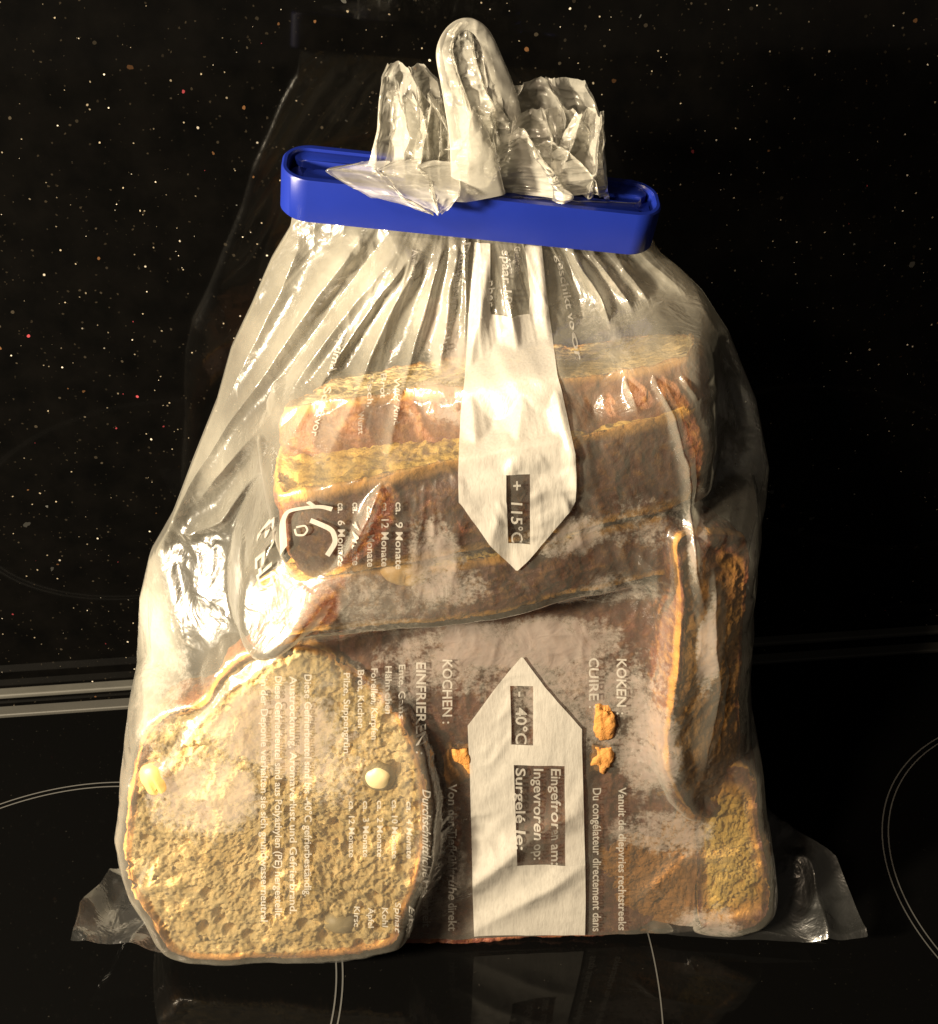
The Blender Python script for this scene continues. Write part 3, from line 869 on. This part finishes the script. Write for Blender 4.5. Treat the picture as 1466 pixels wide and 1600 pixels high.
a1 = strip('printed_arrow', [
    [(376, 742, 766), (480, 733, 766), (486, 732, 768)],                       # left stem fold
    [(380, 820, 846), (455, 828, 854), (486, 826, 858)],                       # right stem fold
    [(486, 732, 858), (560, 728, 868), (640, 720, 885), (700, 717, 898), (738, 716, 900)],
    [(738, 716, 791), (780, 717, 791), (787, 723, 792), (845, 765, 794)], [(738, 828, 900), (780, 828, 899), (787, 828, 896), (845, 828, 846)],
    [(845, 765, 846), (868, 786, 828), (888, 806, 809)]])
a2 = strip('printed_arrow', [
    [(1024, 814, 817), (1069, 776, 850)],
    [(1069, 776, 797), (1130, 731, 799), (1161, 732, 799)], [(1069, 833, 850), (1135, 833, 909), (1161, 833, 909)],
    [(1161, 732, 909), (1193, 734, 910)],
    [(1193, 734, 803), (1346, 738, 808)], [(1193, 882, 910), (1346, 883, 914)],
    [(1346, 738, 914), (1400, 739, 915), (1458, 741, 914)]])


def text(s, bx, y0, length, height, slant=0.0, off=.0013, wt=.014, mirror=False):
    """reads downward: characters' up direction points to the right; bx = pixel x of baseline"""
    cu = bpy.data.curves.new('t', 'FONT'); cu.body = s; cu.size = 1; cu.offset = wt; cu.resolution_u = 3
    ob = bpy.data.objects.new('t', cu); C.objects.link(ob)
    dg = bpy.context.evaluated_depsgraph_get(); me = bpy.data.meshes.new_from_object(ob.evaluated_get(dg))
    bpy.data.objects.remove(ob); v = np.zeros(len(me.vertices) * 3); me.vertices.foreach_get('co', v); v = v.reshape(-1, 3)
    f = [tuple(p.vertices) for p in me.polygons]; bpy.data.meshes.remove(me)
    tx, ty = v[:, 0], v[:, 1]; tx = tx - tx.min(); sx = length / max(tx.max(), 1e-6); sy = height / .70
    ys = y0 + tx * sx; xs = bx + ty * sy + slant * (tx * sx)
    return mesh('printed_text', film_pt(xs, ys, off), f, M_text, bag, smooth=False)


T_ = [("+  115°C", 799, 746, 96, 17), ("-  40°C", 806, 1076, 82, 17),
      ("Eingefroren am:", 861, 1196, 148, 15), ("Ingevroren op:", 834, 1196, 140, 15), ("Surgelé le:", 806, 1196, 118, 15),
      ("KOKEN :", 963, 1022, 88, 15), ("CUIRE :", 920, 1021, 80, 15), ("Vanuit de diepvries rechtstreeks", 966, 1226, 222, 12), ("Du congélateur directement dans", 926, 1226, 224, 13),
      ("KOCHEN :", 692, 1025, 100, 15), ("EINFRIEREN :", 651, 1030, 135, 15), ("Durchschnittliche Haltbarkeit", 661, 1221, 222, 13), ("Von der Tiefkühltruhe direkt", 701, 1220, 228, 13),
      ("Ente, Gans", 624, 1033, 78, 10), ("Hähnchen", 603, 1035, 72, 10), ("Forellen, Karpfen", 581, 1038, 112, 10), ("Brot, Kuchen", 560, 1040, 92, 10), ("Pilze, Suppengrün", 538, 1045, 126, 10),
      ("ca.  4 Monate", 636, 1243, 92, 9), ("ca. 10 Monate", 613, 1244, 90, 9), ("ca.  2 Monate", 590, 1245, 88, 9), ("ca.  3 Monate", 568, 1246, 88, 9), ("ca. 12 Monate", 546, 1246, 88, 9),
      ("Erbsen", 640, 1402, 46, 9), ("Spinat", 618, 1404, 40, 9), ("Kohl", 598, 1412, 30, 9), ("Äpfel", 576, 1413, 30, 9), ("Kirsc", 554, 1412, 30, 9), 
      ("Diese Gefrierbeutel sind bis -40°C gefrierbeständig. ", 477, 1048, 345, 11), ("Austrocknung, Aromaverlust und Gefrierbrand.", 454, 1050, 372, 11),
      ("Diese Gefrierbeutel sind aus Polyäthylen (PE) hergestellt.", 431, 1050, 378, 11), ("in der Deponie verhalten sie sich grundwasserneutral", 409, 1055, 378, 11),
      ("ca.  9 Monate", 619, 778, 104, 11), ("ca. 12 Monate", 597, 778, 100, 11), ("ca. 4-6 Monate", 575, 778, 100, 11), ("ca.  4 Monate", 552, 778, 98, 11), ("ca.  6 Monate", 529, 778, 98, 11),
      ("PE-LD", 416, 780, 96, 19), ("Fisch,", 576, 574, 52, 9), ("Brot", 596, 578, 32, 9), ("Wild, Rind", 617, 580, 70, 9), ("Wurst", 561, 634, 38, 9)]
for t in T_: text(*t)
text("Dampferweichung.", 722, 374, 166, 14, -.19)
text("optimalen Schutz vor", 533, 505, 170, 11, -.27)
text("spaar 10°", 784, 385, 86, 13, .04); text("nber", 762, 430, 42, 11, 0)
text("geschikt voor", 868, 396, 140, 11, .20); text("Geeignet", 803, 380, 36, 10, .05)
text("Aufbewahren.", 645, 380, 60, 10, -.1)


# recycling loop printed at the left: rounded bent arrow lines
def band(name, pts, wpx):
    P = np.array(pts, float); out = []
    for a, b in zip(P[:-1], P[1:]):
        for k in range(8): out.append(a + (b - a) * k / 8)
    out.append(P[-1]); out = np.array(out)
    for _ in range(6): out[1:-1] = (out[:-2] + 2 * out[1:-1] + out[2:]) / 4
    tg = np.gradient(out, axis=0); tg /= np.linalg.norm(tg, axis=1)[:, None]; nn = np.column_stack([-tg[:, 1], tg[:, 0]])
    V = np.stack([out - nn * wpx / 2, out, out + nn * wpx / 2], 1).reshape(-1, 2)
    return mesh(name, film_pt(V[:, 0], V[:, 1], .0012), gridfaces(len(out), 3), M_print, bag)


band('printed_symbol', [(448, 838), (444, 800), (452, 784), (500, 782), (520, 790)], 8)
band('printed_symbol', [(486, 808), (520, 822), (526, 842), (512, 864)], 8)
band('printed_symbol', [(484, 768), (494, 784)], 7)
band('printed_symbol', [(464, 818), (478, 816), (482, 824), (476, 832), (464, 830), (462, 820)], 3)

# ---------------------------------------------------------------- blue bag clip
cl = px_on(440, 282, .318); crr_ = px_on(1024, 343, .322)
cc = (cl + crr_) / 2; ca = (crr_ - cl); LC = ca.length; ca.normalize()
clip = empty('bag_clip', tuple(cc)); tag(clip, 'long blue plastic bag clip closing the neck of the bag', 'bag clip')
cup = Vector((0, -.17, 1)); cup = (cup - ca * cup.dot(ca)).normalized(); cfw = ca.cross(cup)       # cfw points to the back
MC = Matrix((ca, cfw, cup)).transposed().to_4x4(); MC.translation = cc
MC0 = Matrix.Translation(cc).inverted()


def stadium(L, W, n=18, sx=1.0, r=None):
    r = min(W / 2, r or W / 2); pts = []
    for (cx, cy, a0) in ((L / 2 - r, W / 2 - r, 0), (-L / 2 + r, W / 2 - r, 90), (-L / 2 + r, -W / 2 + r, 180), (L / 2 - r, -W / 2 + r, 270)):
        for k in range(n + 1):
            a = math.radians(a0 + 90 * k / n); pts.append((cx + r * math.cos(a), cy + r * math.sin(a)))
    return np.array(pts)


def wall(name, outer, inner, z0, z1, bev=.0005):
    n = len(outer); prof = [(outer, z0 + bev, 0), (outer, z1 - bev, 0), (outer, z1, -1), (inner, z1, 1), (inner, z1 - bev, 0), (inner, z0 + bev, 0), (inner, z0, 1), (outer, z0, -1)]
    V = []
    for P, z, s in prof:
        c = P.mean(0); d = P - c; d /= np.linalg.norm(d, axis=1)[:, None]
        q = P + d * bev * s; V.append(np.column_stack([q, np.full(n, z)]))
    V = np.array(V).reshape(-1, 3); F = gridfaces(8, n, True)
    F = np.vstack([F, np.column_stack([7 * n + np.arange(n), 7 * n + (np.arange(n) + 1) % n, (np.arange(n) + 1) % n, np.arange(n)])])
    W = (np.array(MC.to_3x3()) @ V.T).T + np.array(cc)
    o = mesh(name, W, F, M_blue, clip); return o


def solid(name, P, z0, z1, off=(0, 0), bev=.0005):
    P = P + np.array(off); n = len(P); c = P.mean(0); V = []
    for s, z in ((0.0, z0), (1, z0), (1, z1 - bev), (1 - bev * 60, z1), (0.0, z1)):
        V.append(np.column_stack([c + (P - c) * s, np.full(n, z)]))
    V = np.array(V).reshape(-1, 3)
    W = (np.array(MC.to_3x3()) @ V.T).T + np.array(cc)
    o = mesh(name, W, gridfaces(5, n, True), M_blue, clip); return o


CW = .0185; HC = .0122
def auto(o, ang=35):
    m_ = o.modifiers.new('edges', 'EDGE_SPLIT'); m_.split_angle = math.radians(ang)


outer = stadium(LC, CW, 20, r=.0075); inner = stadium(LC - .0036, CW - .0036, 20, r=.0058)
auto(wall('outer_frame', outer, inner, -HC / 2, HC / 2))
auto(solid('inner_jaw', stadium(LC - .012, .0062, 14), -HC / 2 + .001, HC / 2 - .0012, (0, .0038)))
auto(solid('front_jaw', stadium(LC - .006, .0052, 14), -HC / 2 + .001, HC / 2 - .0008, (0, -.0050)))
auto(solid('hinge', stadium(.007, .010, 10), -HC / 2 + .0005, HC / 2 - .0030, (-LC / 2 + .0055, .001)))
auto(solid('latch', stadium(.009, .012, 8, r=.003), -HC / 2 + .0008, HC / 2 - .0035, (LC / 2 - .0065, 0)))


# ---------------------------------------------------------------- gathered tail above the clip
def shell(name, rows, yc, mat=None, nu=110, nvv=120, seed=0, amp=.0022, sides=('f', 'b'), freq=30, wrap=1.0, bulge=0.0, twist=0.0):
    """rows from bottom to top: (py, left px, right px, half depth)"""
    R = np.array(rows, float); t = np.linspace(0, len(R) - 1, nvv); idx = np.arange(len(R))
    py = np.interp(t, idx, R[:, 0]); L = np.interp(t, idx, R[:, 1]); Rr = np.interp(t, idx, R[:, 2]); D = np.interp(t, idx, R[:, 3])
    k = np.ones(7) / 7; rj = np.column_stack([t * 1.7, t * 0, t * 0 + seed]); 
    for arr in (L, Rr, D):
        e = np.concatenate([np.full(3, arr[0]), arr, np.full(3, arr[-1])]); arr[:] = np.convolve(e, k, 'valid')
    L += 14 * fbm(rj * .7, 2, seed + 5); Rr += 14 * fbm(rj * .7 + 9, 2, seed + 6)
    yy = yc(py) if callable(yc) else np.full(nvv, yc)
    obs = []
    V = []; F = []
    for si, sd in enumerate(sides):
        uu = np.linspace(-1, 1, nu); sgn = -1 if sd == 'f' else 1
        PX = (L + Rr)[:, None] / 2 + (Rr - L)[:, None] / 2 * np.sin(uu * math.pi / 2)[None]
        PY = np.repeat(py[:, None], nu, 1)
        Yc = np.repeat(yy[:, None], nu, 1)
        xs, zs = on_y(PX, PY, Yc)
        y = Yc + sgn * .6 * D[:, None] * np.cos(uu * math.pi / 2)[None] ** .8
        s_ = np.cos(uu * math.pi / 2)[None] ** .5
        q = np.column_stack([xs.ravel() * freq, zs.ravel() * freq * .75, np.full(xs.size, seed * 3.3 + si * 5.0)])
        q = q + .8 * fbm(q * .5, 2, seed + 3)[:, None]
        dn = (ridged(q, 3, seed + 50 + si) * amp + .5 * amp * ridged(q * np.array([3.0, 1.0, 1]), 2, seed + 70 + si)).reshape(xs.shape)
        qq = np.column_stack([xs.ravel() * 26, zs.ravel() * 17, np.full(xs.size, seed * 1.7 + si)])
        y = y - .0075 * (ridged(qq, 2, seed + 90) .reshape(xs.shape) - .3) * np.minimum(D[:, None] / .006, 1) - .0
        y = y - dn * s_ * (1 if sd == 'f' else -1)
        xs = xs + .0 * dn
        V.append(np.column_stack([xs.ravel(), y.ravel(), zs.ravel()])); F.append(gridfaces(nvv, nu, False, si * nu * nvv))
    V = np.vstack(V); F = np.vstack(F)
    return mesh(name, V, F, mat or M_tail, bag, attrs={'frost': np.full(len(V), .0)})


yt = .321


def pleated(rows, yc, n=5, seed=0, amp=.0035, nu=200, nvv=130, top=10, name='gathered_end', mat=None, curl=0.0):
    """one thin sheet with sharp pleats that fan upward.  rows bottom to top: (py, left px, right px)"""
    R_ = np.array(rows, float); t = np.linspace(0, 1, nvv); k = t * (len(R_) - 1); idx = np.arange(len(R_))
    uu = np.linspace(0, 1, nu)
    q1 = np.column_stack([uu * 7, uu * 0, uu * 0 + seed]); rag = top * ridged(q1, 3, seed + 2)
    U, Tt = np.meshgrid(uu, t)
    py0 = np.interp(k, idx, R_[:, 0]); L = np.interp(k, idx, R_[:, 1]); Rr = np.interp(k, idx, R_[:, 2])
    kk = np.ones(5) / 5
    for arr in (L, Rr): arr[:] = np.convolve(np.concatenate([np.full(2, arr[0]), arr, np.full(2, arr[-1])]), kk, 'valid')
    PY = py0[:, None] - rag[None] * Tt ** 3
    q = np.column_stack([U.ravel() * 2.2, Tt.ravel() * 1.6, np.full(U.size, seed * 2.7)])
    wv_ = fbm(q, 3, seed + 4).reshape(U.shape)
    q2 = np.column_stack([U.ravel() * 5, Tt.ravel() * 5, np.full(U.size, seed * 1.3)])
    cr_ = ridged(q2, 3, seed + 8).reshape(U.shape)
    ph = (U + .20 * wv_) * n + seed * .37
    tri = np.abs((ph % 1) - .5) * 4 - 1
    sn = np.sin(ph * 2 * math.pi)
    env = (1 - .35 * Tt)
    PX = L[:, None] + (Rr - L)[:, None] * U + sn * env * (Rr - L)[:, None] / n * .30 * np.sin(np.clip(U * (1 - U) * 12, 0, 1) * math.pi / 2)
    Yc = np.repeat((yc(py0) if callable(yc) else np.full(nvv, yc))[:, None], nu, 1)
    xs, zs = on_y(PX, PY, Yc)
    y = Yc + tri * amp * env + wv_ * amp * 1.4 - cr_ * .0016 - curl * np.sin(U * math.pi)
    V = np.column_stack([xs.ravel(), y.ravel(), zs.ravel()])
    return mesh(name, V, gridfaces(nvv, nu), mat or M_tail, bag, attrs={'frost': np.zeros(len(V)), 'milk': (.30 * (1 - sstep(.0, .8, Tt)) + .0 * Tt).ravel()})


def ribbon(name, path, wid, yc, dep, seed, mat=None):
    """curled strip swept along a pixel path"""
    P = np.array(path, float); m_ = 160; k = np.linspace(0, len(P) - 1, m_); idx = np.arange(len(P))
    c = np.column_stack([np.interp(k, idx, P[:, 0]), np.interp(k, idx, P[:, 1])]); w_ = np.interp(k, idx, wid); yy = np.interp(k, idx, yc) if hasattr(yc, '__len__') else np.full(m_, yc)
    for _ in range(60): c[1:-1] = (c[:-2] + 2 * c[1:-1] + c[2:]) / 4; w_[1:-1] = (w_[:-2] + 2 * w_[1:-1] + w_[2:]) / 4
    tg = np.gradient(c, axis=0); tg /= np.linalg.norm(tg, axis=1)[:, None]; nn = np.column_stack([-tg[:, 1], tg[:, 0]])
    nu = 60; a = np.linspace(-1, 1, nu)
    PX = c[:, :1] + nn[:, :1] * np.sin(a * 1.9)[None] * w_[:, None] / 2; PY = c[:, 1:] + nn[:, 1:] * np.sin(a * 1.9)[None] * w_[:, None] / 2
    Yc = np.repeat(yy[:, None], nu, 1); xs, zs = on_y(PX, PY, Yc)
    q = np.column_stack([xs.ravel() * 60, zs.ravel() * 60, np.full(xs.size, seed * 3.)])
    y = Yc - np.cos(a * 1.9)[None] * dep * w_[:, None] / w_.max() - .0024 * ridged(q, 3, seed).reshape(xs.shape)
    V = np.column_stack([xs.ravel(), y.ravel(), zs.ravel()])
    return mesh(name, V, gridfaces(m_, nu), mat or M_tail, bag, attrs={'frost': np.zeros(len(V)), 'milk': np.full(len(V), .10)})


# left fan: a broad thin sheet, a creased one in front
pleated([(320, 552, 722), (285, 566, 716), (240, 580, 712), (200, 590, 700), (160, 592, 692), (125, 597, 684), (104, 606, 664)], yt + .002, 2, 1, .0042, top=4)
pleated([(306, 585, 722), (280, 596, 718), (240, 606, 712), (205, 612, 706), (170, 610, 690), (148, 604, 672)], yt - .002, 3, 2, .0036, top=12)
pleated([(306, 610, 720), (280, 630, 716), (240, 645, 712), (200, 655, 706), (165, 668, 700)], yt - .004, 2, 3, .0030, top=12)
# flap folded over the front of the clip
pleated([(334, 672, 690), (322, 628, 704), (304, 572, 716), (288, 545, 718), (273, 522, 718), (262, 507, 716), (252, 560, 712)], lambda p: .3035 + .0085 * sstep(305, 262, p), 3, 4, .0007, top=2, name='folded_flap', nvv=70)
# centre: bundle below, looped tip above
pleated([(306, 696, 800), (285, 700, 792), (250, 698, 786), (215, 692, 792), (185, 696, 788), (160, 706, 772)], yt - .001, 1.5, 5, .0030, top=8, curl=.006)
pleated([(306, 700, 790), (285, 706, 786), (250, 704, 780), (215, 700, 780), (180, 706, 770)], yt - .002, 2.5, 6, .0030, top=8)
ribbon('twisted_tip', [(748, 304), (736, 215), (712, 160), (700, 118), (690, 80), (704, 48), (732, 34), (756, 50), (770, 88), (784, 128), (798, 185), (786, 304)],
       [84, 66, 36, 26, 24, 22, 20, 22, 26, 34, 44, 52], [yt - .010, yt - .011, yt - .011, yt - .010, yt - .008, yt - .005, yt - .003, yt - .002, yt, yt, yt, yt], .0030, 7)
pleated([(200, 716, 790), (160, 708, 786), (120, 698, 776), (80, 690, 766), (50, 700, 754), (36, 716, 742)], yt - .001, 2, 8, .0012, top=2, name='twisted_tip', nu=110)
pleated([(308, 640, 936), (285, 650, 932), (262, 668, 915), (240, 690, 890), (222, 720, 860)], yt - .006, 2.6, 15, .0030, top=26)
# right bundle
pleated([(306, 768, 942), (290, 776, 940), (250, 782, 940), (215, 788, 942), (180, 792, 938), (150, 796, 926), (126, 800, 912)], yt + .004, 2.2, 9, .0040, top=6)
pleated([(306, 785, 936), (285, 790, 934), (245, 796, 930), (210, 802, 918), (178, 806, 896)], yt - .001, 1.6, 10, .0036, top=12)
pleated([(306, 840, 941), (285, 852, 939), (245, 868, 940), (210, 882, 944), (180, 900, 944)], yt - .003, 1.7, 11, .0034, top=8)


# ---------------------------------------------------------------- sealed corners lying on the hob
def corner(name, pts3, nrw, seed, amp):
    """pts3: attach edge points and outer edge points, equally many; grid between"""
    a = np.array(pts3[0]); b = np.array(pts3[1]); m = 90; nn = 70
    ta = np.linspace(0, 1, m); k = np.linspace(0, 1, len(a))
    A_ = np.column_stack([np.interp(ta, k, a[:, i]) for i in range(3)]); B_ = np.column_stack([np.interp(ta, k, b[:, i]) for i in range(3)])
    s = np.linspace(0, 1, nn)[:, None, None]
    G = A_[None] * (1 - s) + B_[None] * s
    q = G.reshape(-1, 3) * nrw
    q = np.column_stack([q[:, 0], q[:, 1], np.full(len(q), seed * 2.)])
    d = (ridged(q, 2, seed) * amp).reshape(nn, m) * np.sin(np.clip(s[:, :, 0] * 1.2, 0, 1) * math.pi / 2 + .05)
    G[:, :, 2] += d
    G[:, :, 2] = np.maximum(G[:, :, 2], .0008)
    return mesh(name, G.reshape(-1, 3), gridfaces(nn, m), M_ear, bag, attrs={'frost': np.zeros(nn * m)})


def gp(px, py, z):
    x, y = ground(px, py, z); return (x, y, z)


corner('sealed_corner', [[gp(206, 1330, .012), gp(208, 1372, .012), gp(235, 1425, .012), (gp(290, 1488, .006))],
                         [gp(192, 1348, .014), gp(126, 1414, .020), gp(111, 1472, .016), gp(272, 1491, .008)]], 60, 5, .0040)
corner('sealed_corner', [[gp(1186, 1256, .022), gp(1196, 1320, .016), gp(1198, 1390, .010), gp(1150, 1445, .006)],
                         [gp(1215, 1275, .022), gp(1308, 1338, .020), gp(1357, 1462, .010), gp(1290, 1476, .006)]], 55, 8, .0036)
# thin hem below the bag on the right
corner('sealed_hem', [[gp(1020, 1438, .010), gp(1060, 1446, .010), gp(1110, 1450, .010), gp(1160, 1448, .010)],
                      [gp(1000, 1452, .004), gp(1060, 1462, .004), gp(1150, 1468, .004), gp(1292, 1477, .004)]], 60, 11, .0010)

for q in [(450, 870), (480, 820), (400, 960), (430, 900), (500, 780)]:
    X_, Z_ = pix2xz([q[0]], [q[1]], film_y); e = .003
    for nme, fn in (('film', film_y), ('base', basey), ('T', lambda a, b: bil(T, a, b))):
        fx_ = (fn(X_ + e, Z_) - fn(X_ - e, Z_)) / 2 / e; fz_ = (fn(X_, Z_ + e) - fn(X_, Z_ - e)) / 2 / e
        n_ = np.array([float(fx_[0]), -1, float(fz_[0])]); n_ /= np.linalg.norm(n_)
        P_ = np.array([float(X_[0]), float(fn(X_, Z_)[0]), float(Z_[0])]); v_ = np.array([0, 0, CAMZ]) - P_; v_ /= np.linalg.norm(v_)
        print('HL', q, nme, P_.round(3), n_.round(2), 'refl', (2 * n_ * (n_ @ v_) - v_).round(2))
print('tris approx', sum(len(o.data.polygons) for o in S.objects if o.type == 'MESH') * 2)
